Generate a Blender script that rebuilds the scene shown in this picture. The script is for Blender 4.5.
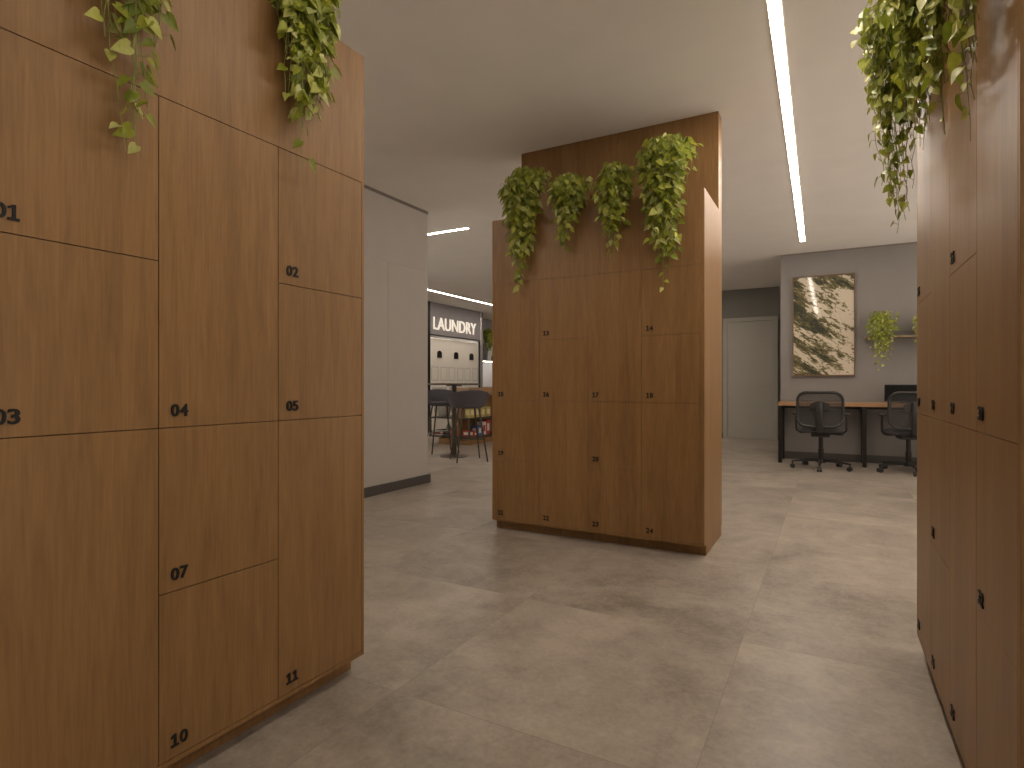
import bpy, bmesh, math, random
from mathutils import Vector, Matrix, Quaternion
R = math.radians
PI = math.pi
for o in list(bpy.data.objects): bpy.data.objects.remove(o)
scn = bpy.context.scene
COL = scn.collection
random.seed(7)

# ---------------------------------------------------------------- camera, world, exposure
CAM_F = 580.0
cd = bpy.data.cameras.new('camera')
cam = bpy.data.objects.new('camera', cd); COL.objects.link(cam)
cam.location = (0, 0, 1.0)
cam.rotation_euler = (R(90), 0, R(28.9))
cd.sensor_width = 36; cd.lens = CAM_F / 1024 * 36
cd.shift_y = 1.0 / 1024
cd.clip_start = 0.02
scn.camera = cam
w = bpy.data.worlds.new('world'); scn.world = w; w.use_nodes = True
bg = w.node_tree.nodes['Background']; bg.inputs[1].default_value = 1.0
# made-up fill: background brighter below the horizon, to light the ceiling through the glazing
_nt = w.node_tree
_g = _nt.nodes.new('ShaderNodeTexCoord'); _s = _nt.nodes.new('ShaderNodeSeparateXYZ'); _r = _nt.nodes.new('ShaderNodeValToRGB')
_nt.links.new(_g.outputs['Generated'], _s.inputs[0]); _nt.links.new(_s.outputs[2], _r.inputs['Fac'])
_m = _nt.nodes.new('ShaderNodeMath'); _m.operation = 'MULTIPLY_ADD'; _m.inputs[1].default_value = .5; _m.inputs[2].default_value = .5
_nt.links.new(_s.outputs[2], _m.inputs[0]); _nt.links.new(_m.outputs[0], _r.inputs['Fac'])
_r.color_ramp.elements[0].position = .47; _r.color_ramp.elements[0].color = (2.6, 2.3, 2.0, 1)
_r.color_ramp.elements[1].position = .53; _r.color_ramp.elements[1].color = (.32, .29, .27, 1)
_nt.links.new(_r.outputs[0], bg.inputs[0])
vs = scn.view_settings
vs.view_transform = 'Standard'; vs.look = 'None'; vs.gamma = 1; vs.use_curve_mapping = False
vs.exposure = 0.0
STRIP = 50.0          # radiance of the corridor light line
WARM = (1.0, .86, .72)
CEIL = 2.78

# ---------------------------------------------------------------- materials
def newmat(name):
    m = bpy.data.materials.new(name); m.use_nodes = True
    nt = m.node_tree
    return m, nt, nt.nodes['Principled BSDF']
def plain(name, col, rough=.5, metal=0, bump=0, bscale=60, var=0.06, spec=None, trans=None):
    m, nt, p = newmat(name)
    p.inputs['Roughness'].default_value = rough
    p.inputs['Metallic'].default_value = metal
    if spec is not None: p.inputs['Specular IOR Level'].default_value = spec
    tc = nt.nodes.new('ShaderNodeNewGeometry')
    n = nt.nodes.new('ShaderNodeTexNoise'); n.inputs['Scale'].default_value = bscale; n.inputs['Detail'].default_value = 3
    nt.links.new(tc.outputs['Position'], n.inputs['Vector'])
    cr = nt.nodes.new('ShaderNodeValToRGB')
    a = [max(0, c * (1 - var)) for c in col]; b = [min(1, c * (1 + var)) for c in col]
    cr.color_ramp.elements[0].position = .3; cr.color_ramp.elements[1].position = .7
    cr.color_ramp.elements[0].color = (*a, 1); cr.color_ramp.elements[1].color = (*b, 1)
    nt.links.new(n.outputs['Fac'], cr.inputs['Fac']); nt.links.new(cr.outputs['Color'], p.inputs['Base Color'])
    if bump:
        bn = nt.nodes.new('ShaderNodeBump'); bn.inputs['Strength'].default_value = bump; bn.inputs['Distance'].default_value = .002
        nt.links.new(n.outputs['Fac'], bn.inputs['Height']); nt.links.new(bn.outputs['Normal'], p.inputs['Normal'])
    return m
def emit(name, col, s):
    m, nt, p = newmat(name)
    p.inputs['Base Color'].default_value = (.8, .8, .8, 1)
    p.inputs['Emission Color'].default_value = (*col, 1); p.inputs['Emission Strength'].default_value = s
    return m
def M_(nt, op, a=None, b=None, va=None, vb=None):
    n = nt.nodes.new('ShaderNodeMath'); n.operation = op
    if a is not None: nt.links.new(a, n.inputs[0])
    elif va is not None: n.inputs[0].default_value = va
    if b is not None: nt.links.new(b, n.inputs[1])
    elif vb is not None: n.inputs[1].default_value = vb
    return n.outputs[0]
def comb(nt, x, y, z=None):
    n = nt.nodes.new('ShaderNodeCombineXYZ'); nt.links.new(x, n.inputs[0]); nt.links.new(y, n.inputs[1])
    if z is not None: nt.links.new(z, n.inputs[2])
    return n.outputs[0]
def noise(nt, vec, scale, detail=3, rough=.5, dist=0):
    n = nt.nodes.new('ShaderNodeTexNoise'); n.inputs['Scale'].default_value = scale; n.inputs['Detail'].default_value = detail
    n.inputs['Roughness'].default_value = rough; n.inputs['Distortion'].default_value = dist
    nt.links.new(vec, n.inputs['Vector']); return n.outputs['Fac']
def wood_mat(name, dark, light, rough=.42, vertical=True):
    m, nt, p = newmat(name)
    g = nt.nodes.new('ShaderNodeNewGeometry'); s = nt.nodes.new('ShaderNodeSeparateXYZ'); nt.links.new(g.outputs['Position'], s.inputs[0])
    if vertical:
        u = M_(nt, 'ADD', s.outputs[0], s.outputs[1]); z = s.outputs[2]
    else:
        u = M_(nt, 'ADD', s.outputs[1], s.outputs[2]); z = s.outputs[0]
    st = M_(nt, 'FLOOR', M_(nt, 'DIVIDE', u, vb=.1153))
    wn = nt.nodes.new('ShaderNodeTexWhiteNoise'); wn.noise_dimensions = '1D'; nt.links.new(st, wn.inputs['W'])
    zo = M_(nt, 'ADD', z, M_(nt, 'MULTIPLY', wn.outputs['Value'], vb=9.0))
    f1 = noise(nt, comb(nt, M_(nt, 'MULTIPLY', u, vb=30), M_(nt, 'MULTIPLY', zo, vb=2.6)), 1.0, 5, .62, .9)
    f2 = noise(nt, comb(nt, M_(nt, 'MULTIPLY', u, vb=170), M_(nt, 'MULTIPLY', zo, vb=7)), 1.0, 3, .6)
    f3 = noise(nt, comb(nt, M_(nt, 'MULTIPLY', u, vb=6), M_(nt, 'MULTIPLY', zo, vb=.8)), 1.0, 2, .5)
    v = M_(nt, 'ADD', M_(nt, 'MULTIPLY', f1, vb=.40), M_(nt, 'MULTIPLY', f2, vb=.34))
    v = M_(nt, 'ADD', v, M_(nt, 'MULTIPLY', f3, vb=.25))
    v = M_(nt, 'ADD', v, M_(nt, 'MULTIPLY', M_(nt, 'SUBTRACT', wn.outputs['Value'], vb=.5), vb=.07))
    cr = nt.nodes.new('ShaderNodeValToRGB'); e = cr.color_ramp.elements
    e[0].position = .27; e[0].color = (*dark, 1); e[1].position = .72; e[1].color = (*light, 1)
    nt.links.new(v, cr.inputs['Fac']); nt.links.new(cr.outputs['Color'], p.inputs['Base Color'])
    p.inputs['Roughness'].default_value = rough
    p.inputs['Specular IOR Level'].default_value = .35
    bn = nt.nodes.new('ShaderNodeBump'); bn.inputs['Strength'].default_value = .12; bn.inputs['Distance'].default_value = .001
    nt.links.new(f2, bn.inputs['Height']); nt.links.new(bn.outputs['Normal'], p.inputs['Normal'])
    return m
def floor_mat():
    m, nt, p = newmat('concrete_tile')
    g = nt.nodes.new('ShaderNodeNewGeometry'); s = nt.nodes.new('ShaderNodeSeparateXYZ'); nt.links.new(g.outputs['Position'], s.inputs[0])
    T = .94
    ux = M_(nt, 'DIVIDE', M_(nt, 'ADD', s.outputs[0], vb=.31 + T * 20), vb=T)
    uy = M_(nt, 'DIVIDE', M_(nt, 'ADD', s.outputs[1], vb=-1.475 + T * 20), vb=T)
    cell = comb(nt, M_(nt, 'FLOOR', ux), M_(nt, 'FLOOR', uy))
    wn = nt.nodes.new('ShaderNodeTexWhiteNoise'); wn.noise_dimensions = '3D'; nt.links.new(cell, wn.inputs['Vector'])
    sc = nt.nodes.new('ShaderNodeVectorMath'); sc.operation = 'SCALE'; nt.links.new(wn.outputs['Color'], sc.inputs[0]); sc.inputs['Scale'].default_value = 30
    ad = nt.nodes.new('ShaderNodeVectorMath'); ad.operation = 'ADD'; nt.links.new(g.outputs['Position'], ad.inputs[0]); nt.links.new(sc.outputs[0], ad.inputs[1])
    a = noise(nt, ad.outputs[0], 1.7, 6, .6, .6)
    b = noise(nt, ad.outputs[0], 9, 8, .72)
    c = noise(nt, ad.outputs[0], 55, 4, .7)
    v = M_(nt, 'ADD', M_(nt, 'MULTIPLY', a, vb=.55), M_(nt, 'MULTIPLY', b, vb=.42))
    v = M_(nt, 'ADD', v, M_(nt, 'MULTIPLY', c, vb=.24))
    v = M_(nt, 'ADD', v, M_(nt, 'MULTIPLY', M_(nt, 'SUBTRACT', wn.outputs['Value'], vb=.5), vb=.07))
    cr = nt.nodes.new('ShaderNodeValToRGB'); e = cr.color_ramp.elements
    e[0].position = .44; e[0].color = (.165, .140, .113, 1); e[1].position = .74; e[1].color = (.41, .362, .305, 1)
    k = e.new(.58); k.color = (.29, .25, .208, 1)
    nt.links.new(v, cr.inputs['Fac'])
    def joint(u):
        f = M_(nt, 'FRACT', u); d = M_(nt, 'MINIMUM', f, M_(nt, 'SUBTRACT', b=f, va=1.0))
        return d
    dm = M_(nt, 'MINIMUM', joint(ux), joint(uy))
    ln = M_(nt, 'LESS_THAN', dm, vb=.0011)
    mx = nt.nodes.new('ShaderNodeMix'); mx.data_type = 'RGBA'
    nt.links.new(ln, mx.inputs['Factor']); nt.links.new(cr.outputs['Color'], mx.inputs[6]); mx.inputs[7].default_value = (.21, .175, .14, 1)
    nt.links.new(mx.outputs[2], p.inputs['Base Color'])
    rr = M_(nt, 'ADD', M_(nt, 'MULTIPLY', b, vb=.2), vb=.27)
    nt.links.new(rr, p.inputs['Roughness'])
    bn = nt.nodes.new('ShaderNodeBump'); bn.inputs['Strength'].default_value = .15; bn.inputs['Distance'].default_value = .001
    nt.links.new(c, bn.inputs['Height']); nt.links.new(bn.outputs['Normal'], p.inputs['Normal'])
    return m
def leaf_mat():
    m, nt, p = newmat('pothos_leaf')
    g = nt.nodes.new('ShaderNodeNewGeometry')
    cr = nt.nodes.new('ShaderNodeValToRGB'); e = cr.color_ramp.elements
    e[0].position = 0; e[0].color = (.16, .21, .025, 1); e[1].position = 1; e[1].color = (.58, .60, .24, 1)
    k = e.new(.35); k.color = (.27, .32, .035, 1); k = e.new(.7); k.color = (.42, .44, .05, 1)
    nt.links.new(g.outputs['Random Per Island'], cr.inputs['Fac'])
    n = noise(nt, g.outputs['Position'], 90, 3, .6)
    hs = nt.nodes.new('ShaderNodeHueSaturation')
    nt.links.new(M_(nt, 'ADD', M_(nt, 'MULTIPLY', n, vb=.7), vb=.65), hs.inputs['Value']); nt.links.new(cr.outputs['Color'], hs.inputs['Color'])
    nt.links.new(hs.outputs['Color'], p.inputs['Base Color'])
    p.inputs['Roughness'].default_value = .38
    tr = nt.nodes.new('ShaderNodeBsdfTranslucent'); nt.links.new(hs.outputs['Color'], tr.inputs['Color'])
    ms = nt.nodes.new('ShaderNodeMixShader'); ms.inputs[0].default_value = .3
    nt.links.new(p.outputs[0], ms.inputs[1]); nt.links.new(tr.outputs[0], ms.inputs[2])
    nt.links.new(ms.outputs[0], nt.nodes['Material Output'].inputs['Surface'])
    return m
def glass_mat(name, tint=(1, 1, 1), rough=0.0, refl=.06):
    m, nt, p = newmat(name)
    tb = nt.nodes.new('ShaderNodeBsdfTransparent'); tb.inputs[0].default_value = (*tint, 1)
    gb = nt.nodes.new('ShaderNodeBsdfGlossy'); gb.inputs['Roughness'].default_value = rough
    lw = nt.nodes.new('ShaderNodeLayerWeight'); lw.inputs[0].default_value = .5
    fo = M_(nt, 'ADD', M_(nt, 'MULTIPLY', M_(nt, 'POWER', lw.outputs['Facing'], vb=4.0), vb=.6), vb=.03)
    ms = nt.nodes.new('ShaderNodeMixShader')
    nt.links.new(fo, ms.inputs[0]); nt.links.new(tb.outputs[0], ms.inputs[1]); nt.links.new(gb.outputs[0], ms.inputs[2])
    nt.links.new(ms.outputs[0], nt.nodes['Material Output'].inputs['Surface'])
    return m
def art_mat():
    m, nt, p = newmat('abstract_print')
    g = nt.nodes.new('ShaderNodeNewGeometry'); s = nt.nodes.new('ShaderNodeSeparateXYZ'); nt.links.new(g.outputs['Position'], s.inputs[0])
    u = M_(nt, 'ADD', s.outputs[0], M_(nt, 'MULTIPLY', s.outputs[2], vb=.55))
    v = M_(nt, 'SUBTRACT', s.outputs[2], M_(nt, 'MULTIPLY', s.outputs[0], vb=-.55))
    big = noise(nt, comb(nt, M_(nt, 'MULTIPLY', u, vb=1.5), M_(nt, 'MULTIPLY', v, vb=2.4)), 1.5, 3, .5, .4)
    fine = noise(nt, comb(nt, M_(nt, 'MULTIPLY', s.outputs[0], vb=11), M_(nt, 'MULTIPLY', v, vb=20)), 1.5, 6, .62, .8)
    t = M_(nt, 'ADD', M_(nt, 'MULTIPLY', big, vb=.74), M_(nt, 'MULTIPLY', fine, vb=.42))
    cr = nt.nodes.new('ShaderNodeValToRGB'); cr.color_ramp.interpolation = 'CONSTANT'; e = cr.color_ramp.elements
    e[0].position = 0; e[0].color = (.055, .06, .045, 1); e[1].position = .50; e[1].color = (.11, .10, .055, 1)
    k = e.new(.545); k.color = (.21, .185, .10, 1); k = e.new(.585); k.color = (.60, .53, .42, 1)
    nt.links.new(t, cr.inputs['Fac']); nt.links.new(cr.outputs['Color'], p.inputs['Base Color'])
    p.inputs['Roughness'].default_value = .05; p.inputs['Specular IOR Level'].default_value = .25
    return m

WOOD = wood_mat('oak_laminate', (.160, .083, .029), (.342, .190, .073))
DESKW = wood_mat('desk_oak', (.29, .165, .08), (.42, .25, .13), vertical=False)
FLOOR = floor_mat()
CEILM = plain('ceiling_paint', (.90, .875, .835), .9, bscale=3, var=.02)
WALLG = plain('grey_wall_panel', (.49, .45, .41), .55, bscale=5, var=.02)
WALLL = plain('pale_grey_paint', (.245, .228, .215), .8, bscale=4, var=.02)
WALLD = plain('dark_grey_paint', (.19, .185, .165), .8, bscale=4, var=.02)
TRIMM = plain('brown_shadow_trim', (.20, .165, .14), .7)
BASEM = plain('dark_baseboard', (.075, .066, .060), .45)
DOORM = plain('grey_door_paint', (.36, .345, .30), .5, bscale=4, var=.02)
INKM = plain('black_numeral', (.010, .009, .009), .55, spec=.3)
LEAF = leaf_mat()
STEM = plain('vine_stem', (.25, .28, .07), .6)
POT = plain('grey_planter', (.13, .13, .12), .6)
SOIL = plain('potting_soil', (.05, .035, .025), .95, bump=.8, bscale=200, var=.4)
BLACKP = plain('black_plastic', (.022, .021, .020), .42)
BLACKM = plain('black_metal', (.03, .028, .026), .35, .6)
FABR = plain('charcoal_fabric', (.095, .092, .105), .9, bump=.3, bscale=500, var=.15)
SEATF = plain('seat_fabric', (.035, .033, .033), .85, bump=.3, bscale=500, var=.2)
STEEL = plain('brushed_steel', (.45, .43, .40), .3, .9)
LEGM = plain('bronze_metal', (.09, .075, .055), .4, .6)
WHITEA = plain('white_appliance', (.86, .82, .75), .35, bscale=3, var=.01)
GREYA = plain('pale_grey_trim', (.52, .50, .47), .4)
SIGNG = plain('sign_grey', (.28, .262, .275), .6, bscale=3, var=.03)
SCREEN = plain('dark_screen', (.006, .006, .006), .5, spec=.15)
ART = art_mat()
FRAMEW = plain('brown_frame', (.18, .10, .055), .5)
GLASS = glass_mat('clear_glass')
def mesh_fabric():
    m, nt, p = newmat('chair_mesh')
    p.inputs['Base Color'].default_value = (.03, .029, .028, 1); p.inputs['Roughness'].default_value = .8
    g = nt.nodes.new('ShaderNodeTexCoord'); s = nt.nodes.new('ShaderNodeSeparateXYZ'); nt.links.new(g.outputs['Object'], s.inputs[0])
    a = M_(nt, 'FRACT', M_(nt, 'MULTIPLY', s.outputs[0], vb=250)); b = M_(nt, 'FRACT', M_(nt, 'MULTIPLY', s.outputs[2], vb=250))
    h = M_(nt, 'MULTIPLY', M_(nt, 'GREATER_THAN', a, vb=.42), M_(nt, 'GREATER_THAN', b, vb=.42))
    tb = nt.nodes.new('ShaderNodeBsdfTransparent'); ms = nt.nodes.new('ShaderNodeMixShader')
    nt.links.new(h, ms.inputs[0]); nt.links.new(p.outputs[0], ms.inputs[1]); nt.links.new(tb.outputs[0], ms.inputs[2])
    nt.links.new(ms.outputs[0], nt.nodes['Material Output'].inputs['Surface'])
    return m
MESHF = mesh_fabric()
L_MAIN = emit('light_line_glow', WARM, STRIP)
L_FAR = emit('far_light_line_glow', WARM, 60)
L_ROOM = emit('laundry_light_glow', (1, .88, .74), 190)
L_LED = emit('shelf_led_glow', (1, .92, .80), 14)
L_SIGN = emit('sign_letter_glow', (1, .86, .68), .6)

# ---------------------------------------------------------------- mesh helpers
class MB:
    def __init__(s): s.bm = bmesh.new()
    def box(s, x0, x1, y0, y1, z0, z1, bev=0):
        r = bmesh.ops.create_cube(s.bm, size=1)
        for v in r['verts']:
            v.co = Vector((x0 + (v.co.x + .5) * (x1 - x0), y0 + (v.co.y + .5) * (y1 - y0), z0 + (v.co.z + .5) * (z1 - z0)))
        if bev:
            es = list({e for v in r['verts'] for e in v.link_edges})
            bmesh.ops.bevel(s.bm, geom=es, offset=bev, segments=2, affect='EDGES', profile=.6)
        return s
    def cyl(s, p0, p1, r0, r1=None, n=20, cap=True):
        p0, p1 = Vector(p0), Vector(p1); r1 = r0 if r1 is None else r1
        d = p1 - p0; q = d.to_track_quat('Z', 'Y').to_matrix().to_4x4()
        bmesh.ops.create_cone(s.bm, cap_ends=cap, segments=n, radius1=r0, radius2=r1, depth=d.length,
                              matrix=Matrix.Translation((p0 + p1) / 2) @ q)
        return s
    def tube(s, pts, r, n=10, closed=False, flat=None):
        pts = [Vector(p) for p in pts]; N = len(pts); rings = []
        rad = r if isinstance(r, (list, tuple)) else [r] * N
        prev = None
        for i, p in enumerate(pts):
            if closed: t = pts[(i + 1) % N] - pts[i - 1]
            else: t = pts[min(i + 1, N - 1)] - pts[max(i - 1, 0)]
            t.normalize()
            a = prev if prev else (Vector((0, 0, 1)) if abs(t.z) < .9 else Vector((0, 1, 0)))
            a = (a - t * a.dot(t)).normalized(); prev = a; b = t.cross(a)
            rings.append([s.bm.verts.new(p + (a * math.cos(2 * PI * k / n) * (flat or 1) + b * math.sin(2 * PI * k / n)) * rad[i]) for k in range(n)])
        for i in range(N if closed else N - 1):
            A, B = rings[i], rings[(i + 1) % N]
            for k in range(n):
                try: s.bm.faces.new((A[k], A[(k + 1) % n], B[(k + 1) % n], B[k]))
                except ValueError: pass
        if not closed:
            s.bm.faces.new(rings[0][::-1]); s.bm.faces.new(rings[-1])
        return s
    def lathe(s, prof, n=28, c=(0, 0, 0)):
        rings = []
        for r, z in prof:
            rings.append([s.bm.verts.new((c[0] + max(r, .0005) * math.cos(2 * PI * k / n), c[1] + max(r, .0005) * math.sin(2 * PI * k / n), c[2] + z)) for k in range(n)])
        for A, B in zip(rings, rings[1:]):
            for k in range(n): s.bm.faces.new((A[k], A[(k + 1) % n], B[(k + 1) % n], B[k]))
        s.bm.faces.new(rings[0][::-1]); s.bm.faces.new(rings[-1])
        return s
    def grid(s, fn, nu, nv, thick=0):
        """surface fn(u,v)->point, given thickness along its own normal"""
        P = [[Vector(fn(i / nu, j / nv)) for j in range(nv + 1)] for i in range(nu + 1)]
        vs_ = [[s.bm.verts.new(p) for p in row] for row in P]
        fs = []
        for i in range(nu):
            for j in range(nv): fs.append(s.bm.faces.new((vs_[i][j], vs_[i + 1][j], vs_[i + 1][j + 1], vs_[i][j + 1])))
        if thick:
            s.bm.normal_update()
            nr = {v: v.normal.copy() for row in vs_ for v in row}
            bt = [[s.bm.verts.new(v.co - nr[v] * thick) for v in row] for row in vs_]
            for i in range(nu):
                for j in range(nv): s.bm.faces.new((bt[i][j], bt[i][j + 1], bt[i + 1][j + 1], bt[i + 1][j]))
            for i in range(nu):
                s.bm.faces.new((vs_[i][0], bt[i][0], bt[i + 1][0], vs_[i + 1][0])); s.bm.faces.new((vs_[i][nv], vs_[i + 1][nv], bt[i + 1][nv], bt[i][nv]))
            for j in range(nv):
                s.bm.faces.new((vs_[0][j], vs_[0][j + 1], bt[0][j + 1], bt[0][j])); s.bm.faces.new((vs_[nu][j], bt[nu][j], bt[nu][j + 1], vs_[nu][j + 1]))
        return s
    def prism(s, poly, y0, y1):
        """polygon in (x,z) extruded along y"""
        a = [s.bm.verts.new((x, y0, z)) for x, z in poly]; b = [s.bm.verts.new((x, y1, z)) for x, z in poly]
        n = len(poly)
        s.bm.faces.new(a); s.bm.faces.new(b[::-1])
        for i in range(n): s.bm.faces.new((a[i], b[i], b[(i + 1) % n], a[(i + 1) % n]))
        return s
    def build(s, name, mat, parent=None, smooth=False, fix=True):
        if fix: bmesh.ops.recalc_face_normals(s.bm, faces=s.bm.faces[:])
        me = bpy.data.meshes.new(name); s.bm.to_mesh(me); s.bm.free()
        if smooth:
            for p in me.polygons: p.use_smooth = True
            try: me.set_sharp_from_angle(angle=R(40))
            except Exception: pass
        me.materials.append(mat)
        o = bpy.data.objects.new(name, me); COL.objects.link(o)
        if parent: o.parent = parent
        return o
def tag(o, label, cat, group=None, kind=None):
    o['label'] = label; o['category'] = cat
    if group: o['group'] = group
    if kind: o['kind'] = kind
    return o
def empty(name, loc, rz=0):
    o = bpy.data.objects.new(name, None); COL.objects.link(o); o.empty_display_size = .1
    o.location = loc; o.rotation_euler = (0, 0, rz); return o
def struct(o, label, cat):
    o['kind'] = 'structure'; return tag(o, label, cat)
def copy_tree(o, parent=None):
    c = o.copy(); COL.objects.link(c)
    if parent: c.parent = parent
    for ch in [k for k in o.children]: copy_tree(ch, c)
    return c
def number_mesh(txt, h, depth):
    """raised locker numeral; the figure one has a flag and a slab foot"""
    bm = bmesh.new(); x = 0
    for ch in txt:
        if ch == '1':
            w_, t_ = h * .62, h * .19; c_ = h * .33
            poly = [(0, 0), (w_, 0), (w_, h * .15), (c_ + t_ * .5, h * .15), (c_ + t_ * .5, h), (c_ - t_ * .35, h), (h * .02, h * .86), (h * .02, h * .70), (c_ - t_ * .5, h * .80), (c_ - t_ * .5, h * .15), (0, h * .15)]
            a = [bm.verts.new((x + px_, -depth, z_)) for px_, z_ in poly]; b_ = [bm.verts.new((x + px_, 0, z_)) for px_, z_ in poly]
            bm.faces.new(a); bm.faces.new(b_[::-1])
            for i in range(len(a)): bm.faces.new((a[i], b_[i], b_[(i + 1) % len(a)], a[(i + 1) % len(a)]))
            x += w_ + h * .10
        else:
            me = text_mesh(ch, h, depth, .022, width=h * .66)
            off = len(bm.verts); bm.from_mesh(me); bpy.data.meshes.remove(me)
            bm.verts.ensure_lookup_table()
            for v in bm.verts[off:]: v.co.x += x
            x += h * .66 + h * .07
    bmesh.ops.recalc_face_normals(bm, faces=bm.faces[:])
    out = bpy.data.meshes.new('numeral'); bm.to_mesh(out); bm.free(); return out
def text_mesh(txt, height, depth, weight=0, width=None):
    """lettering as bmesh-able mesh: lies in x/z, front faces -y, origin bottom left"""
    cu = bpy.data.curves.new('lettering', 'FONT'); cu.body = txt; cu.size = 1; cu.extrude = .5; cu.offset = weight
    cu.resolution_u = 4
    ob = bpy.data.objects.new('lettering', cu); COL.objects.link(ob)
    dg = bpy.context.evaluated_depsgraph_get(); dg.update()
    me = bpy.data.meshes.new_from_object(ob.evaluated_get(dg))
    bpy.data.objects.remove(ob); bpy.data.curves.remove(cu)
    xs = [v.co.x for v in me.vertices]; ys = [v.co.y for v in me.vertices]
    k = height / (max(ys) - min(ys)); kx = k if width is None else width / (max(xs) - min(xs))
    x0, y0 = min(xs), min(ys)
    for v in me.vertices:
        v.co = Vector(((v.co.x - x0) * kx, -(v.co.z + .5) * depth, (v.co.y - y0) * k))
    return me

# ---------------------------------------------------------------- setting
XW, XE, YS, YN = -9.6, 3.4, -3.0, 15.0
DYW = 8.94
struct(MB().box(XW, XE, YS, YN, -.1, 0).build('floor', FLOOR), 'beige grey concrete-look tiled floor of the lobby', 'floor')
struct(MB().box(XW, XE, YS, YN, CEIL, CEIL + .12).build('ceiling', CEILM), 'plain off-white ceiling with recessed light lines', 'ceiling')
struct(MB().box(XW - .15, XW, 7.15, YN, 0, CEIL).build('wall_west', WALLL), 'pale far left wall', 'wall')
struct(MB().box(XE, XE + .15, DYW, YN, 0, CEIL).build('wall_east', WALLL), 'pale far right wall', 'wall')
def glazing(n, p0, p1, label):
    # glazing with slim mullions from p0 to p1, added unseen to admit fill light
    dx, dy = p1[0] - p0[0], p1[1] - p0[1]; L = math.hypot(dx, dy)
    g = empty('window_%d' % n, (p0[0], p0[1], 0), math.atan2(dy, dx)); struct(g, label, 'window')
    k = max(1, round(L / 1.6)); m = MB()
    for i in range(k + 1): m.box(L * i / k - .03, L * i / k + .03, 0, .06, .06, CEIL - .06)
    m.box(-.03, L + .03, 0, .06, 0, .06).box(-.03, L + .03, 0, .06, CEIL - .06, CEIL - .001)
    m.build('frame', BLACKM, g)
    MB().box(.03, L - .03, .025, .033, .06, CEIL - .06).build('glass_pane', GLASS, g)
struct(MB().box(XW, XE, YS - .15, YS, 0, CEIL).build('wall_south', WALLL), 'pale wall behind the viewer', 'wall')
glazing(2, (XE, YS), (XE, DYW), 'added full-height glazing right of the desks, lets in fill light')  # invented opening, brings background light in from the right
glazing(3, (XW, 7.1), (XW, YS), 'added full-height glazing at the far left, lets in fill light')  # invented opening, brings background light in from the left
# grey panelled wall on the left, ends at Y 4.82
GX, GY = -3.64, 4.80
m = MB(); m.box(GX - .22, GX - .003, YS, GY, 0, CEIL)
for (a, b, c, d) in [(YS, 4.19, .422, 2.155), (4.194, GY, .422, 2.155), (YS, GY, 2.159, CEIL - .03), (YS, GY, 0, .418)]:
    m.box(GX - .003, GX, a, b, c, d)
struct(m.build('wall_left', WALLG), 'grey panelled wall with a flush concealed door, left of the lockers island', 'wall')
struct(MB().box(GX, GX + .022, YS, GY + .022, 0, .085).box(GX - .22, GX, GY, GY + .022, 0, .085).build('baseboard_left', BASEM), 'dark baseboard along the grey panelled wall', 'baseboard')
struct(MB().box(GX - .22, GX + .004, YS, GY + .004, CEIL - .026, CEIL).build('shadow_gap_strip', TRIMM), 'dark strip painted as the shadow gap along top of the grey wall', 'trim')  # brown strip stands in for the shade of the wall-ceiling gap
# desk wall
DY = 8.74
struct(MB().box(-.62, XE, DY, DY + .2, 0, CEIL).box(-.62, -.42, DY + .2, 11.5, 0, CEIL).build('wall_back', WALLL), 'pale grey wall behind the desks', 'wall')
struct(MB().box(-.62, XE, DY - .015, DY, 0, .10).box(-.635, -.62, DY - .015, 11.5, 0, .10).build('baseboard_back', BASEM), 'dark baseboard under the desks', 'baseboard')
struct(MB().box(-.624, XE, DY - .004, DY, CEIL - .02, CEIL).build('trim_2', TRIMM), 'thin trim where the desk wall meets the ceiling', 'trim')
# door recess wall
BY = 11.5
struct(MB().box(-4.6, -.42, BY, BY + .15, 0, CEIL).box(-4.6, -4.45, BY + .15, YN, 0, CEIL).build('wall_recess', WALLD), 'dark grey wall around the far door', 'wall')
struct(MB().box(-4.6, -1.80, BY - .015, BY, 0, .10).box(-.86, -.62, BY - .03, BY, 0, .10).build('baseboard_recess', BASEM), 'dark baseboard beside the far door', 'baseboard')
d = empty('door_1', (-1.72, BY - .03, 0)); struct(d, 'closed grey door with lever handle at the end of the passage', 'door')
MB().box(0, .785, 0, .028, .004, 2.17, .002).build('door_leaf', DOORM, d)
f = MB().box(-.075, 0, -.012, .03, 0, 2.245).box(.787, .86, -.012, .03, 0, 2.245).box(0, .787, -.012, .03, 2.175, 2.245).build('door_frame', DOORM, d)
MB().cyl((.70, 0, .93), (.70, -.045, .93), .009).tube([(.71, -.045, .93), (.60, -.045, .93)], .008).build('door_handle', STEEL, d, True)
# ceiling light lines
def light_line(x0, x1, y0, y1, mat, label, group=None):
    r = empty('light_line', ((x0 + x1) / 2, (y0 + y1) / 2, CEIL)); hx, hy = (x1 - x0) / 2, (y1 - y0) / 2
    tag(r, label, 'ceiling light', group)
    MB().box(-hx, hx, -hy, hy, -.007, -.0005).build('diffuser', mat, r)
    t = .003
    MB().box(-hx - t, -hx, -hy - t, hy + t, -.006, -.0005).box(hx, hx + t, -hy - t, hy + t, -.006, -.0005).box(-hx, hx, -hy - t, -hy, -.006, -.0005).box(-hx, hx, hy, hy + t, -.006, -.0005).build('housing', WHITEA, r)
    return r
_l = light_line(-.288, -.233, .9, 8.0, L_MAIN, 'long glowing light line in the ceiling right of the locker island, running to the desks')
_l.rotation_euler = (0, 0, math.atan(.0167))
light_line(-9.0, -3.61, 5.487, 5.523, L_FAR, 'short glowing light line in the ceiling beside the grey wall corner')
light_line(-6.61, -6.58, 8.2, 14.0, L_FAR, 'glowing light line in the ceiling above the laundry sign')

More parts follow.
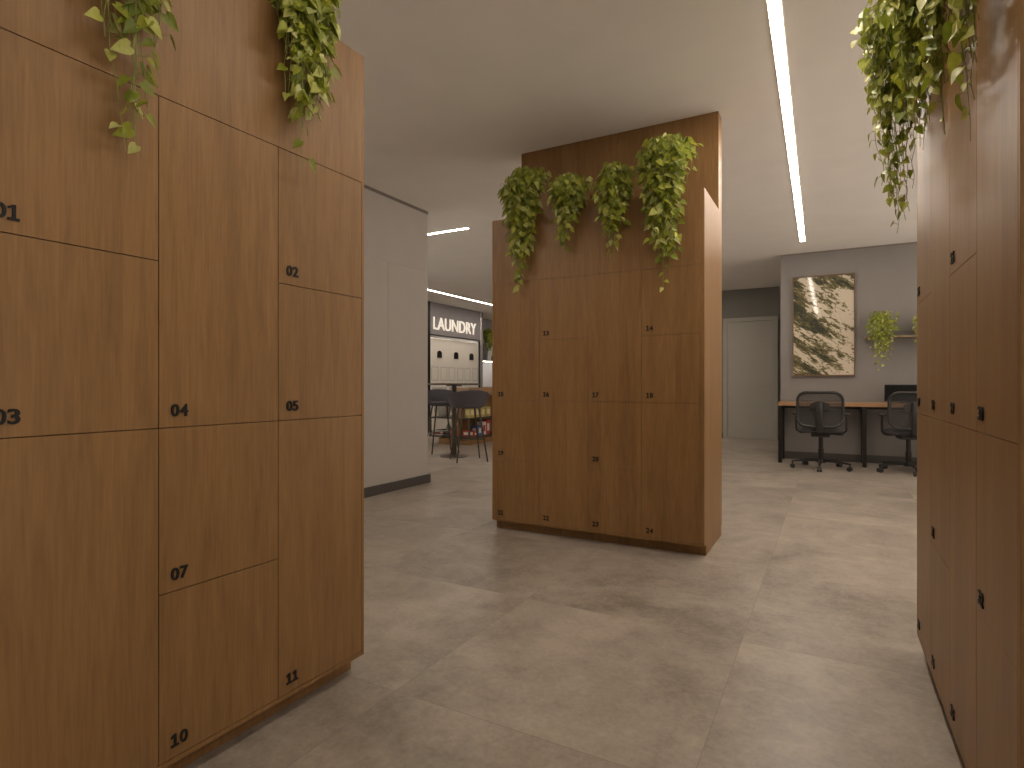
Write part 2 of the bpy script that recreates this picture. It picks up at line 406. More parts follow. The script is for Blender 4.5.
light_line(-2.95, -2.88, -1.0, 2.3, L_MAIN, 'added unseen fill light line in the ceiling behind the left locker unit')  # added out of view to raise the bounce light
light_line(2.2, 2.27, -1.0, 8.0, L_MAIN, 'added unseen fill light line in the ceiling behind the right locker unit')  # extra hidden line, added for fill on the right
light_line(-4.35, -2.0, 10.0, 10.07, L_FAR, 'added unseen fill light line in the passage ceiling before the far door')  # hidden line added to brighten the passage
# ---------------------------------------------------------------- locker units
W, DEP, TOP = 1.418, .60, 2.14
CB = [.0185 + .3455 * k for k in range(5)]
def locker_unit(loc, rz, doors, label, gap, fascia=True, W=1.418, cb0=.0185, up=(0, 0), cw=.3455):
    CB = [cb0 + cw * k for k in range(5)]; sp = cb0 - .0008; sq = CB[4] + .0008
    r = empty('locker_unit', loc, rz); tag(r, label, 'lockers', 'wood locker units')
    MB().box(sp, sq, .021, DEP - .002, .066, 2.02).box(sp, sq, 0.0, .021, .065, .078).build('carcass', WOOD, r)
    MB().box(0, sp, 0, DEP, .065, TOP, .0008).build('side_panel', WOOD, r)
    MB().box(sq, W, 0, DEP, .065, TOP, .0008).build('side_panel', WOOD, r)
    MB().box(.002, W - .002, .06, DEP - .01, 0, .065).build('plinth', WOOD, r)
    if fascia: MB().box(sp, sq, 0, .0205, 1.70 + gap, TOP, .0004).build('top_fascia', WOOD, r)
    else: MB().box(sp, sq, 0, .0205, TOP - .02, TOP, .0004).build('top_fascia', WOOD, r)
    MB().box(-up[0], W - up[1], .48, DEP, TOP, CEIL - .001, .001).box(sp, sq, .48, DEP - .002, 2.021, TOP).build('upper_block', WOOD, r)
    for c, a, b, num in doors:
        g = gap
        dm = MB().box(CB[c] + g, CB[c + 1] - g, 0.0, .0195, a + g, b - g, min(.0005, gap)).build('door', WOOD, r)
        me = number_mesh(num, .031, .0035)
        me.materials.append(INKM)
        t = bpy.data.objects.new('door_number', me); COL.objects.link(t); t.parent = dm
        t.location = (CB[c] + .029, 0, a + .027)
    return r
z1, z2, z3, z4, z5 = .079, .49, .895, 1.30, 1.70
left_doors = [(0, z2, z5, '06'), (0, z1, z2, '08'), (1, z4, z5, '01'), (1, z3, z4, '03'), (1, z1, z3, '09'),
              (2, z3, z5, '04'), (2, z2, z3, '07'), (2, z1, z2, '10'), (3, z4, z5, '02'), (3, z3, z4, '05'), (3, z1, z3, '11')]
mid_doors = [(0, z3, z5, '15'), (0, z2, z3, '19'), (0, z1, z2, '21'), (1, z4, z5, '13'), (1, z3, z4, '16'), (1, z1, z3, '22'),
             (2, z3, z5, '17'), (2, z2, z3, '20'), (2, z1, z2, '23'), (3, z4, z5, '14'), (3, z3, z4, '18'), (3, z1, z3, '24')]
zt = TOP - .02
right_doors = [(0, z4, zt, '25'), (0, z3, z4, '27'), (0, z1, z3, '33'), (1, z3, zt, '28'), (1, z2, z3, '31'), (1, z1, z2, '34'),
               (2, z4, zt, '26'), (2, z3, z4, '29'), (2, z1, z3, '35'), (3, z3, zt, '30'), (3, z2, z3, '32'), (3, z1, z2, '36')]
LU = (-1.425, .099, 0); CU = (-2.07, 3.465, 0); RU = (.279, 2.645, 0)
locker_unit(LU, R(90), left_doors, 'large wooden locker unit at left with doors numbered 01 to 11', .0011, cb0=.0245)
locker_unit(CU, 0, mid_doors, 'freestanding wooden locker unit in the middle, doors numbered 13 to 24', .0007, W=1.425, up=(.024, .001))
RR = R(-89.6)
locker_unit(RU, RR, right_doors, 'wooden locker unit at the right edge, seen edge-on, doors 25 to 36', .0009, False, W=1.325, cb0=.0125, cw=.325)

# ---------------------------------------------------------------- hanging plants
def leaf(bm, p, tipdir, nrm, L, Wd, rng):
    """heart-shaped leaf, folded along its midrib and curled to the tip"""
    t = tipdir.normalized(); n = (nrm - t * nrm.dot(t))
    if n.length < 1e-3: n = t.orthogonal()
    n.normalize(); s = t.cross(n)
    prof = [(-.10, .0), (-.13, .26), (0.0, .46), (.2, .52), (.45, .42), (.72, .22), (1.0, 0)]
    fold = rng.uniform(.05, .3); curl = rng.uniform(.02, .28)
    mid = []; lf = []; rt = []
    for k, (a, wd) in enumerate(prof):
        y = max(a, 0) if k < 2 else a
        base = p + t * (L * a) - n * (curl * L * a * a)
        if k == 0: mid.append(bm.verts.new(p)); lf.append(None); rt.append(None); continue
        if k == len(prof) - 1: mid.append(bm.verts.new(base)); continue
        mid.append(bm.verts.new(p + t * (L * max(a, .03 * k)) - n * (curl * L * a * a + fold * .35 * Wd)) if k > 1 else None)
        off = n * (fold * wd * Wd)
        lf.append(bm.verts.new(base + s * (wd * Wd) + off)); rt.append(bm.verts.new(base - s * (wd * Wd) + off))
    bm.faces.new((mid[0], lf[1], lf[2], mid[2])); bm.faces.new((mid[0], mid[2], rt[2], rt[1]))
    for k in (2, 3, 4):
        bm.faces.new((mid[k], lf[k], lf[k + 1], mid[k + 1])); bm.faces.new((mid[k], mid[k + 1], rt[k + 1], rt[k]))
    bm.faces.new((mid[5], lf[5], mid[6])); bm.faces.new((mid[5], mid[6], rt[5]))
def vine_plant(loc, rz, label, group, hw, top, bottom, seed, nstr=34, prot=.16, setb=.12, base=2.0205, ls=.056, potr=.085, poth=.13,
               step=.026, extra=(), taper=.55, skew=0):
    """root at the pot's foot; local -y hangs in front of the ledge; bottom/top are world heights"""
    rng = random.Random(seed)
    r = empty('hanging_pothos', loc, rz); tag(r, label, 'plant', group)
    MB().lathe([(potr * .72, 0), (potr * .78, .004), (potr, poth), (potr * 1.04, poth), (potr * 1.04, poth + .008), (potr * .94, poth + .008), (potr * .9, poth - .015), (.01, poth - .016)]).build('pot', POT, r, True)
    MB().lathe([(potr * .88, poth - .016), (potr * .8, poth - .010), (.01, poth - .006)]).build('soil', SOIL, r, True)
    T, B = top - base, bottom - base
    lv = bmesh.new(); st = MB()
    strands = []
    for i in range(nstr):
        u = -1 + 2 * (i + rng.random()) / nstr; u = max(-1, min(1, u)) * rng.uniform(.6, 1)
        ln = (T - B) * (1 - taper * abs(u) ** 1.6) * rng.choice([rng.uniform(.35, .65), rng.uniform(.6, .97)])
        strands.append((u, ln, 0))
    strands.append((rng.uniform(-.25, .25), (T - B), 0))
    for e in extra: strands.append((e[0], e[1], 1))
    for k in range(int(nstr * .35)):                       # short upright/backward shoots that make the crown
        strands.append((rng.uniform(-.8, .8), None, 2))
    for u, ln, kind in strands:
        a0 = Vector((rng.uniform(-.5, .5) * potr, rng.uniform(-.5, .5) * potr, poth - .012))
        if kind == 2:
            ang = rng.uniform(0, 2 * PI); rr = rng.uniform(.3, .9) * hw
            pts = [a0, a0 + Vector((math.cos(ang) * rr * .3, math.sin(ang) * rr * .25, (T - poth) * .6)),
                   Vector((math.cos(ang) * rr, math.sin(ang) * rr * .6, T - rng.uniform(.0, .07))),
                   Vector((math.cos(ang) * rr * 1.25, math.sin(ang) * rr * .75, T - rng.uniform(.08, .14)))]
        else:
            x = u * hw * rng.uniform(.8, 1.0) + skew; f = -(setb + rng.uniform(.018, prot) * (1 - .35 * abs(u)))
            crown = T - rng.uniform(0, .10) - .07 * abs(u)
            pts = [a0, Vector((x * .35, -.03, crown - .03)), Vector((x * .8, f * .62, crown)), Vector((x, f, crown - .09))]
            z = crown - .09; zend = T - ln; k = 0; cx, cy = x, f
            xe = x * rng.uniform(.45, .75)
            while z - .05 > zend:
                z -= .05; k += 1
                q = min(1, (T - z) / max(.1, (T - B)))
                cx = x + (xe - x) * q + rng.uniform(-.008, .008); cy = f + (-(setb + .03) - f) * q * .6 + rng.uniform(-.008, .008)
                if kind == 1: cx = x + .02 * math.sin(z * 9)
                cy = min(cy, -(setb + .014))
                pts.append(Vector((cx, cy, z)))
        # resample with Catmull-Rom
        cr = []
        for i in range(len(pts) - 1):
            p0, p1, p2, p3 = pts[max(i - 1, 0)], pts[i], pts[i + 1], pts[min(i + 2, len(pts) - 1)]
            for s_ in range(3):
                t = s_ / 3
                cr.append(.5 * ((2 * p1) + (p2 - p0) * t + (2 * p0 - 5 * p1 + 4 * p2 - p3) * t * t + (3 * p1 - p0 - 3 * p2 + p3) * t ** 3))
        cr.append(pts[-1])
        st.tube(cr, [.0017 - .0008 * i / len(cr) for i in range(len(cr))], 5)
        # leaves
        dist = 0; nxt = .05; side = 1; total = sum((cr[i + 1] - cr[i]).length for i in range(len(cr) - 1))
        for i in range(len(cr) - 1):
            seg = (cr[i + 1] - cr[i]).length; dist += seg
            if dist > nxt:
                q = dist / total
                gap = step * (1 + (1.0 * max(0, q - .6) if kind != 1 else 1.2)) * rng.uniform(.7, 1.5)
                nxt = dist + gap; side = -side
                ya = rng.gauss(0, .75)
                out = Vector((math.sin(ya) + .35 * side, -math.cos(ya) * .9, rng.uniform(-.1, .75))).normalized()
                if kind == 2: out = Vector((rng.uniform(-.8, .8), rng.uniform(-1, .3), rng.uniform(.2, 1))).normalized()
                tip = Vector((side * rng.uniform(.15, 1.0), rng.uniform(-.5, .25), -rng.uniform(.35, 1.1))).normalized()
                pet = Vector((side * rng.uniform(.3, 1), -rng.uniform(.2, .9), rng.uniform(-.1, .6))).normalized() * rng.uniform(.008, .028)
                bp = cr[i] + pet
                sz = ls * rng.uniform(.6, 1.15) * (1 - .25 * q)
                tipp = bp + tip * sz
                if bp.z < (TOP + .01 - base) and kind != 2 or tipp.z < (TOP - base):
                    lim = -(setb + .006)
                    if bp.y > lim: bp.y = lim
                    if tipp.y > lim: tip = Vector((tip.x, (lim - bp.y) / sz, tip.z)).normalized()
                st.tube([cr[i], cr[i] + pet * .5 + Vector((0, 0, .003)), bp], .0009, 4)
                leaf(lv, bp, tip, out, sz, sz * rng.uniform(.62, .8), rng)
    st.build('vines', STEM, r)
    me = bpy.data.meshes.new('leaves'); lv.to_mesh(me); lv.free(); me.materials.append(LEAF)
    for p in me.polygons: p.use_smooth = True
    o = bpy.data.objects.new('leaves', me); COL.objects.link(o); o.parent = r
    return r
GP = 'pothos plants trailing over the locker tops'
def on_unit(unit, rz, s, setb):
    q = Matrix.Rotation(rz, 3, 'Z'); v = q @ Vector((s, setb, 0)); return (unit[0] + v.x, unit[1] + v.y, 2.0205)
mid = [(.255, .175, 2.47, 1.61, 66, 'far left'), (.58, .125, 2.38, 1.79, 46, 'b'), (.895, .135, 2.38, 1.74, 50, 'c'), (1.20, .185, 2.49, 1.55, 76, 'd')]
ml = ['long trailing pothos on the middle locker unit, leftmost of its four plants',
      'shortest trailing pothos on the middle locker unit, second of four from the left',
      'narrow trailing pothos on the middle locker unit, between the small one and the largest one',
      'largest trailing pothos on the middle locker unit, above doors 14 and 18']
for i, (s, hw, t, b, n, _) in enumerate(mid):
    vine_plant(on_unit(CU, 0, s, .12), 0, ml[i], GP, hw, t, b, 20 + i, n, ls=.06, step=.024)
lft = [(.30, .13, 2.42, 1.6, 20, 'trailing pothos on the left locker unit, nearest the camera and out of frame', ()),
       (.64, .17, 2.42, 1.48, 62, 'sparse trailing pothos above doors 01 and 04 of the left locker unit', ((-.25, .94), (.1, .86))),
       (1.12, .17, 2.45, 1.62, 78, 'dense trailing pothos near the far end of the left locker unit, above door 02', ())]
for i, (s, hw, t, b, n, lb, ex) in enumerate(lft[1:]):
    vine_plant(on_unit(LU, R(90), s, .12), R(90), lb, GP, hw, t, b, 40 + i, n, ls=.052, prot=.11, extra=ex, step=.026 if i else .034)
rgt = [(.19, .18, 2.45, 1.49, 66, .23, 'long bushy pothos at the far end of the right locker unit'),
       (.53, .16, 2.42, 1.66, 60, .14, 'trailing pothos on the right locker unit, second from its far end'),
       (.86, .16, 2.42, 1.58, 50, .11, 'trailing pothos on the right locker unit, second from its near end'),
       (1.16, .17, 2.42, 1.46, 46, .08, 'sparse pothos with one long vine at the near end of the right locker unit')]
for i, (s, hw, t, b, n, pr, lb) in enumerate(rgt):
    vine_plant(on_unit(RU, RR, s, .12), RR, lb, GP, hw, t, b, 60 + i, n, ls=.05, prot=pr, step=.026)

# ---------------------------------------------------------------- desk area
dk = empty('desk', (-.61, 8.2, 0)); tag(dk, 'long wood-topped desk on black metal frames along the grey wall', 'desk')
DL = 3.72
MB().box(0, DL, 0, .52, .735, .78, .002).build('desktop', DESKW, dk)
for x in (0.0, .93, 1.86, 2.79, DL - .045):
    MB().box(x, x + .045, .01, .055, 0, .735, .001).box(x, x + .045, .465, .51, 0, .735, .001).box(x, x + .045, .055, .465, .69, .735).build('leg_frame', BLACKM, dk)
MB().box(.045, DL - .01, .44, .46, .69, .733).build('rail', BLACKM, dk)

def rrect(w, h, r, n=7, cz=0):
    pts = []
    for cx, cz_, a0 in ((w / 2 - r, h / 2 - r, 0), (-w / 2 + r, h / 2 - r, 90), (-w / 2 + r, -h / 2 + r, 180), (w / 2 - r, -h / 2 + r, 270)):
        for k in range(n + 1):
            a = R(a0 + 90 * k / n); pts.append((cx + r * math.cos(a), cz_ + r * math.sin(a) + cz))
    return pts
def office_chair(loc, rz, label):
    r = empty('office_chair', loc, rz); tag(r, label, 'office chair', 'mesh office chairs at the desk')
    # backrest: curved rounded frame with stretched mesh
    bw, bh, bc = .47, .40, .715
    def cy(x, z): return -.235 + .9 * x * x * .5 - .06 * ((z - bc) / .2) ** 2 * .4
    pts = [(x, cy(x, z), z) for x, z in rrect(bw, bh, .10, 7, bc)]
    bf = MB().tube(pts, .017, 10, True).build('back_frame', BLACKP, r, True)
    poly = rrect(bw - .01, bh - .01, .095, 7, bc)
    m = MB(); c = m.bm.verts.new((0, cy(0, bc), bc))
    rings = []
    for k in (1 / 3, 2 / 3, 1):
        rings.append([m.bm.verts.new((x * k, cy(x * k, bc + (z - bc) * k), bc + (z - bc) * k)) for x, z in poly])
    n = len(poly)
    for i in range(n): m.bm.faces.new((c, rings[0][i], rings[0][(i + 1) % n]))
    for A, B in zip(rings, rings[1:]):
        for i in range(n): m.bm.faces.new((A[i], B[i], B[(i + 1) % n], A[(i + 1) % n]))
    m.build('back_mesh', MESHF, r, True)
    m = MB(); m.grid(lambda u, v: ((u - .5) * .20, cy((u - .5) * .2, .76) - .020, .70 + v * .11 * (1 - 1.2 * (u - .5) ** 2)), 8, 4, .012)
    m.build('lumbar_support', BLACKP, r, True)
    MB().tube([(0, -.272, .80), (0, -.285, .70), (0, -.285, .58), (0, -.25, .47), (0, -.12, .43)], [.03, .036, .038, .036, .034], 12, flat=.5).build('spine', BLACKP, r, True)
    # seat
    def seat(u, v):
        a = (u - .5) * 2; b = (v - .5) * 2
        e = (1 - abs(a) ** 4) * (1 - abs(b) ** 4)
        return (a * .235 * (1 - .08 * abs(b) ** 3), b * .225, .455 + .05 * e ** .5 - (.02 * max(0, b) ** 2))
    MB().grid(seat, 16, 16, .03).build('seat', SEATF, r, True)
    MB().box(-.10, .10, -.13, .12, .385, .435, .012).build('mechanism', BLACKP, r)
    MB().tube([(.10, .03, .415), (.20, .05, .405), (.235, .05, .41)], .006, 8).build('lever', BLACKP, r, True)
    for s in (-1, 1):
        MB().tube([(s * .12, .0, .43), (s * .22, -.01, .425), (s * .262, -.02, .46), (s * .268, -.03, .56), (s * .268, -.03, .645)], [.015, .016, .018, .018, .016], 10, flat=.7).build('arm_post', BLACKP, r, True)
    for s in (-1, 1):
        MB().box(s * .268 - .032, s * .268 + .032, -.13, .10, .645, .668, .010).build('arm_pad', BLACKP, r, True)
    MB().cyl((0, 0, .385), (0, 0, .24), .024).cyl((0, 0, .24), (0, 0, .10), .030).cyl((0, 0, .125), (0, 0, .075), .045, .05).build('gas_lift', BLACKM, r, True)
    for k in range(5):
        a = R(-90 + 72 * k); dx, dy = math.cos(a), math.sin(a)
        MB().tube([(dx * .03, dy * .03, .105), (dx * .16, dy * .16, .098), (dx * .325, dy * .325, .082)], [.026, .022, .014], 10, flat=.7).build('base_arm', BLACKP, r, True)
    for k in range(5):
        a = R(-90 + 72 * k); dx, dy = math.cos(a), math.sin(a); cx, cy_ = dx * .315, dy * .315
        MB().cyl((cx, cy_, .085), (cx, cy_, .05), .008).cyl((cx - dy * .026, cy_ + dx * .026, .026), (cx - dy * .006, cy_ + dx * .006, .026), .0255).cyl((cx + dy * .006, cy_ - dx * .006, .026), (cx + dy * .026, cy_ - dx * .026, .026), .0255).build('caster', BLACKP, r, True)
    return r
office_chair((-.118, 7.86, 0), R(-2), 'black mesh-back swivel chair in front of the framed print, at the desk\'s left end')
office_chair((.762, 7.98, 0), R(8), 'black mesh-back swivel chair in front of the monitor, half hidden by the right lockers')

mo = empty('monitor', (.835, 8.52, .7805)); tag(mo, 'black monitor standing on the wood desktop by the wall', 'monitor')
MB().box(-.27, .27, -.012, .012, .02, .225, .004).build('screen_housing', BLACKP, mo)
MB().box(-.262, .262, -.0135, -.0122, -.0 + .028, .217).build('screen', SCREEN, mo)
MB().box(-.10, .10, -.07, .07, 0, .008, .002).box(-.025, .025, .012, .03, .008, .16, .003).build('stand', BLACKP, mo)

pt = empty('framed_print', (-.105, DY - .004, 1.13), .008); tag(pt, 'large framed abstract print of dark and cream patches on the desk wall', 'picture')
PW, PH = .352, 1.31
MB().box(-PW, PW, -.032, -.018, .004, PH - .004).build('print', ART, pt)
t = .012
MB().box(-PW - t, -PW, -.04, 0, 0, PH).box(PW, PW + t, -.04, 0, 0, PH).box(-PW - t, PW + t, -.04, 0, PH, PH + t).box(-PW - t, PW + t, -.04, 0, -t, 0).box(-PW, PW, -.017, -.002, 0, PH).build('frame', FRAMEW, pt)

sh = MB().box(.36, 2.4, 8.54, DY - .001, 1.585, 1.612, .002).build('wall_shelf', wood_mat('pale_shelf_oak', (.20, .145, .085), (.30, .22, .14), vertical=False)); tag(sh, 'thin floating wooden shelf on the grey wall above the desk', 'shelf')
gs = 'small pothos plants on the floating shelf'
vine_plant((.53, 8.64, 1.6125), 0, 'bushy small pothos at the left end of the floating wall shelf', gs, .19, 1.93, 1.16, 81, 44, prot=.13, setb=.10, base=1.6125, ls=.046, potr=.07, poth=.12, step=.034, taper=.25)
vine_plant((.98, 8.64, 1.6125), 0, 'small pothos on the floating shelf, half hidden by the right lockers', gs, .15, 1.88, 1.28, 82, 34, prot=.12, setb=.10, base=1.6125, ls=.046, potr=.07, poth=.12, step=.034, taper=.25)

# ---------------------------------------------------------------- bar table and stools
BT = (-4.63, 6.71, 0)
b = empty('bar_table', BT); tag(b, 'tall round bar table on a dark pedestal between the two grey stools', 'table')
MB().lathe([(.01, 1.0), (.37, 1.0), (.38, 1.006), (.38, 1.018), (.375, 1.022), (.01, 1.022)], 40).build('tabletop', LEGM, b, True)
MB().cyl((0, 0, .02), (0, 0, 1.0), .035).cyl((0, 0, .985), (0, 0, .9995), .11).build('pedestal', LEGM, b, True)
MB().lathe([(.19, 0), (.20, .005), (.195, .012), (.06, .025), (.01, .028)], 36).build('base', LEGM, b, True)
def stool(loc, rz, label):
    """faces local +y"""
    r = empty('bar_stool', loc, rz); tag(r, label, 'stool', 'grey bar stools at the round table')
    def back(u, v):
        a = R(-205 + 230 * u) ; q = math.sin(PI * u) ** .45
        rr = .205 + .055 * v
        z = .715 + v * (.215 * q)
        return (rr * 1.08 * math.cos(a), rr * math.sin(a) * .95 + .02, z)
    MB().grid(back, 28, 8, .028).build('backrest', FABR, r, True)
    MB().lathe([(.01, .690), (.15, .692), (.195, .705), (.208, .725), (.205, .742), (.18, .752), (.01, .758)], 32, (0, .02, 0)).build('seat', FABR, r, True)
    for sx in (-1, 1):
        for sy in (-1, 1):
            MB().tube([(sx * .11, sy * .11, .70), (sx * .205, sy * .205, 0)], [.013, .010], 8).build('leg', LEGM, r, True)
    k = .11 + (.70 - .29) / .70 * .095
    MB().tube([(k, k, .29), (-k, k, .29)], .007, 8).tube([(-k, -k, .29), (k, -k, .29)], .007, 8).tube([(k, k, .29), (k, -k, .29)], .007, 8).tube([(-k, -k, .29), (-k, k, .29)], .007, 8).build('footrest', LEGM, r, True)
    return r
stool((-4.21, 6.44, 0), R(47), 'grey upholstered bar stool right of the round table, its back to the viewer')
stool((-5.08, 7.04, 0), R(-128), 'grey upholstered bar stool left of the round table, partly behind the grey wall')

# ---------------------------------------------------------------- laundry room front
LX = -7.5
ly0, ly1 = 9.97, 11.98
struct(MB().box(LX - .05, LX, 7.0, ly0 - .09, 0, CEIL).box(LX - .05, LX, ly0 - .09, ly1, 2.09, CEIL).box(-9.6, LX - .05, 7.0, 7.15, 0, CEIL).box(LX - .05, LX, 11.98, 12.0, 0, CEIL).box(XW, LX - .02, 12.10, 12.14, 0, CEIL).build('wall_laundry', SIGNG), 'grey wall with the laundry opening', 'wall')
fr = empty('window_1', (LX, (ly0 + ly1) / 2, 0)); struct(fr, 'glazed front of the laundry room below the lettered header', 'window')
hw = (ly1 - ly0) / 2
MB().box(-.06, .012, -hw - .09, -hw, 0, CEIL - .001).box(-.06, .012, -hw, hw, 2.068, 2.09).box(-.04, .004, hw - .014, hw, 0, 2.06).box(-.05, .01, -hw, hw - .03, 0, .03).build('frame', BLACKM, fr)
MB().box(-.03, -.022, -hw, hw - .014, .03, 2.068).build('glass_pane', GLASS, fr)
sg = empty('laundry_sign', (LX, 10.08, 2.20)); tag(sg, 'illuminated cream LAUNDRY lettering on the grey header', 'sign')
me = text_mesh('LAUNDRY', .27, .02, .0, width=1.70); me.materials.append(L_SIGN)
t_ = bpy.data.objects.new('lettering', me); COL.objects.link(t_); t_.parent = sg; t_.rotation_euler = (0, 0, R(90)); t_.location = (.0, 0, 0)
def machine(y, label):
    r = empty('stacked_washer_dryer', (-8.27, y, 0)); tag(r, label, 'washing machine', 'stacked laundry machines')
    w2 = .3245
    MB().box(0, .66, -w2, w2, .02, 1.03, .008).build('washer_body', WHITEA, r)
    MB().box(0, .66, -w2, w2, 1.032, 2.03, .008).build('dryer_body', WHITEA, r)
    MB().box(.03, .60, -w2 + .02, w2 - .02, 0, .02).build('plinth', GREYA, r)
    arch = [(-.085, 0), (.085, 0)] + [(.085 * math.cos(R(a)), .10 + .06 * math.sin(R(a))) for a in range(0, 181, 15)]
    m = MB(); m.prism(arch, -.006, .004); d_ = m.build('dryer_window', SCREEN, r); d_.rotation_euler = (0, 0, R(90)); d_.location = (.664, 0, 1.60)
    MB().box(.655, .668, -.10, .10, 1.575, 1.587).build('handle', GREYA, r)
    m = MB()
    for a, b_, c, e in ((-.29, -.05, 1.10, 1.40), (.05, .29, 1.10, 1.40)):
        m.box(.66, .664, a, a + .012, c, e).box(.66, .664, b_ - .012, b_, c, e).box(.66, .664, a, b_, e - .012, e).box(.66, .664, a, b_, c, c + .012)
    m.build('panel_trim', GREYA, r)
    m = MB(); m.tube([(.662, .19 * math.cos(2 * PI * k / 28), .50 + .19 * math.sin(2 * PI * k / 28)) for k in range(28)], .016, 8, True); m.build('door_ring', GREYA, r, True)
    MB().cyl((.658, 0, .5), (.668, 0, .5), .165, n=32).build('washer_window', GREYA, r, True)
    MB().box(.66, .666, -.28, .28, .86, .95, .002).build('control_panel', GREYA, r)
    return r
for y, lb in ((9.81, 'stacked white laundry machine mostly hidden behind the dark door post'), (10.46, 'stacked white laundry machine behind the glass, nearest the dark door post'), (11.11, 'stacked white laundry machine behind the glass, under the letters N and D'), (11.76, 'stacked white laundry machine behind the glass, nearest the hanging plant')):
    machine(y, lb)
r = MB().box(-7.60, -7.562, 9.0, 11.7, CEIL - .008, CEIL - .001).build('light_line', L_ROOM); tag(r, 'glowing light line inside the laundry room above the machines', 'ceiling light')

# ---------------------------------------------------------------- kitchenette beyond the laundry
KX = -8.2
struct(MB().box(KX - .15, KX, 12.14, YN, 0, CEIL).build('wall_kitchen', plain('lilac_grey_paint', (.42, .40, .42), .8, bscale=4, var=.02)), 'lilac grey wall of the kitchenette', 'wall')
struct(MB().box(XW, XE, YN, YN + .15, 0, CEIL).build('wall_north', WALLL), 'far wall beyond the kitchenette', 'wall')
kc = empty('kitchen_counter', (KX, 13.4, 0)); tag(kc, 'pale kitchenette counter against the lilac wall', 'counter')
MB().box(.001, .58, -1.25, 1.5, .08, .90, .003).build('cabinet', WHITEA, kc)
MB().box(.001, .62, -1.25, 1.5, .90, .945, .003).build('worktop', DESKW, kc)
MB().box(.05, .52, -1.2, 1.45, 0, .08).build('plinth', BASEM, kc)
MB().box(.001, .012, -1.25, 1.5, .945, 1.60).build('backsplash', plain('glossy_white_tile', (.72, .75, .80), .2, bscale=3, var=.02), kc)
tp = empty('kitchen_tap', (KX + .30, 13.50, .9455)); tag(tp, 'arched metal tap on the kitchenette counter', 'tap')
MB().tube([(0, 0, 0), (0, 0, .24), (0, .04, .29), (0, .14, .30), (0, .18, .28), (0, .19, .22)], .011, 10).build('spout', STEEL, tp, True)
MB().cyl((0, 0, 0), (0, 0, .03), .024).tube([(0, 0, .06), (.05, 0, .09)], .006, 8).build('handle', STEEL, tp, True)
for z, lb in ((1.62, 'lower wooden shelf with a light strip over the kitchenette counter'), (2.10, 'upper wooden shelf with a light strip over the kitchenette counter')):
    s_ = empty('kitchen_shelf', (KX, 13.4, z)); tag(s_, lb, 'shelf', 'kitchenette wall shelves')
    MB().box(.001, .26, -1.1 if z < 2 else .12, 1.5, 0, .03, .002).build('board', WHITEA, s_)
    MB().box(.20, .23, -1.1 if z < 2 else .12, 1.5, -.006, -.0005).build('light_strip', L_LED, s_)
vine_plant((KX + .14, 13.13, 1.6505), R(90), 'hanging pothos on the kitchenette shelf beside the laundry sign', 'kitchenette plants', .15, 2.5, 1.72, 91, 30, prot=.08, setb=.10, base=1.6505, ls=.085, potr=.08, poth=.42, step=.045)
bott = MB().lathe([(.035, 0), (.04, .01), (.04, .12), (.014, .16), (.014, .20), (.01, .203)], 16)
bo = bott.build('bottle', BLACKP, None, True); bo.location = (KX + .14, 13.52, 1.6505); tag(bo, 'dark bottle on the lower kitchenette shelf, nearer the laundry', 'bottle', 'bottles on the kitchenette shelf')
bo2 = bo.copy(); COL.objects.link(bo2); bo2.location = (KX + .14, 13.72, 1.6505); bo2['label'] = 'dark bottle on the lower kitchenette shelf, farther from the laundry'

# ---------------------------------------------------------------- market shelf island with goods
IX, IY = -5.264, 8.06
isl = empty('display_island', (IX, IY, 0)); tag(isl, 'low wooden display island with dark metal shelves behind the stools', 'display shelf')
MB().box(-.24, .0, 0, 1.6, .82, .95, .003).build('worktop', DESKW, isl)
MB().box(-.62, -.0, .02, 1.58, 0, .10).build('plinth', WOOD, isl)
MB().box(-.24, -.215, .01, 1.59, .145, .82).box(-.24, -.12, .012, .03, .455, .82).build('back_panel', WOOD, isl)
MB().box(-.82, .02, 0, 1.6, .115, .14, .002).build('shelf', LEGM, isl)
MB().box(-.82, .02, 0, 1.6, .43, .452, .002).build('shelf', LEGM, isl)
for x, y in ((-.005, .02), (-.005, 1.56), (-.80, .02), (-.80, 1.56)):
    MB().box(x - .012, x + .012, y - .012, y + .012, .14, .43).build('post', LEGM, isl)
YEL = plain('yellow_carton', (.44, .34, .12), .6, bscale=14, var=.3); RED = plain('red_carton', (.38, .03, .03), .5); WHT = plain('white_carton', (.65, .60, .56), .5); BLU = plain('blue_carton', (.06, .12, .32), .5)
GRN = plain('grey_green_bottle', (.16, .18, .15), .35)
CREAM = plain('cream_label', (.7, .62, .35), .6)
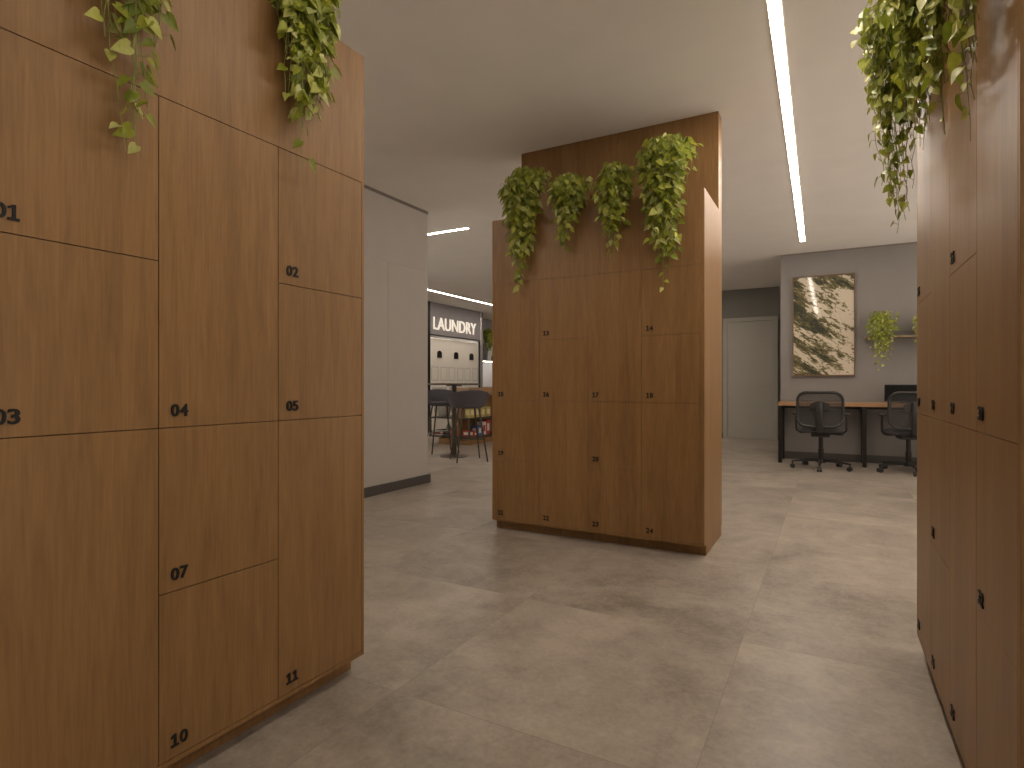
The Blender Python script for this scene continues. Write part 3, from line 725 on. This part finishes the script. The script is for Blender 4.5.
def carton(x, y, z, w, d_, h, mat, label, band=None):
    r = empty('carton', (IX + x, IY + y, z)); tag(r, label, 'carton', 'packaged goods on the display island')
    MB().box(-w / 2, w / 2, -d_ / 2, d_ / 2, 0, h, .002).build('box', mat, r)
    MB().box(w / 2, w / 2 + .001, -d_ * .3, d_ * .3, h * .25, h * .75).box(-w * .3, w * .3, -d_ / 2 - .001, -d_ / 2, h * .25, h * .75).build('label_panel', band or CREAM, r)
for k, nm in enumerate(['nearest the corner', 'second from the corner', 'third from the corner', 'fourth from the corner']):
    carton(-.07, .125 + .17 * k, .4525, .12, .14, .17, YEL, 'yellow carton on the upper shelf of the display island, ' + nm)
for k, (mt, h, nm, bd) in enumerate([(RED, .09, 'low red carton on the bottom shelf of the display island, nearest the corner', WHT), (RED, .07, 'low red carton on the bottom shelf, behind the nearest red one', CREAM), (BLU, .16, 'blue carton on the bottom shelf of the display island', WHT), (WHT, .22, 'tall white carton on the bottom shelf of the display island', RED), (RED, .25, 'tall red carton on the bottom shelf of the display island', WHT)]):
    carton(-.09, .11 + .135 * k, .1405, .14, .12, h, mt, nm, bd)
carton(-.345, .10, .1405, .17, .12, .10, RED, 'low red carton on the bottom shelf, behind the table pedestal', WHT)
carton(-.69, .12, .1405, .22, .12, .07, WHT, 'flat white carton on the bottom shelf at its left end', RED)
gb = MB().lathe([(.045, 0), (.05, .01), (.04, .15), (.018, .19), (.018, .22), (.01, .222)], 18).build('bottle', GRN, None, True)
gb.location = (IX - .48, IY + .10, .1405); tag(gb, 'grey green bottle on the bottom shelf, left of its twin', 'bottle', 'bottles on the display island')
g2 = gb.copy(); COL.objects.link(g2); g2.location = (IX - .37 + .0, IY + .24, .1405); g2['label'] = 'grey green bottle on the bottom shelf, right of its twin'
bk = MB().lathe([(.08, 0), (.09, .01), (.13, .24), (.14, .245), (.14, .255), (.125, .255), (.085, .02), (.01, .02)], 28).build('bucket', plain('frosted_plastic', (.42, .41, .38), .4), None, True)
bk.location = (IX - .64, IY + .2, .4525); tag(bk, 'pale grey tapered bucket on the upper dark shelf under the left stool', 'bucket')
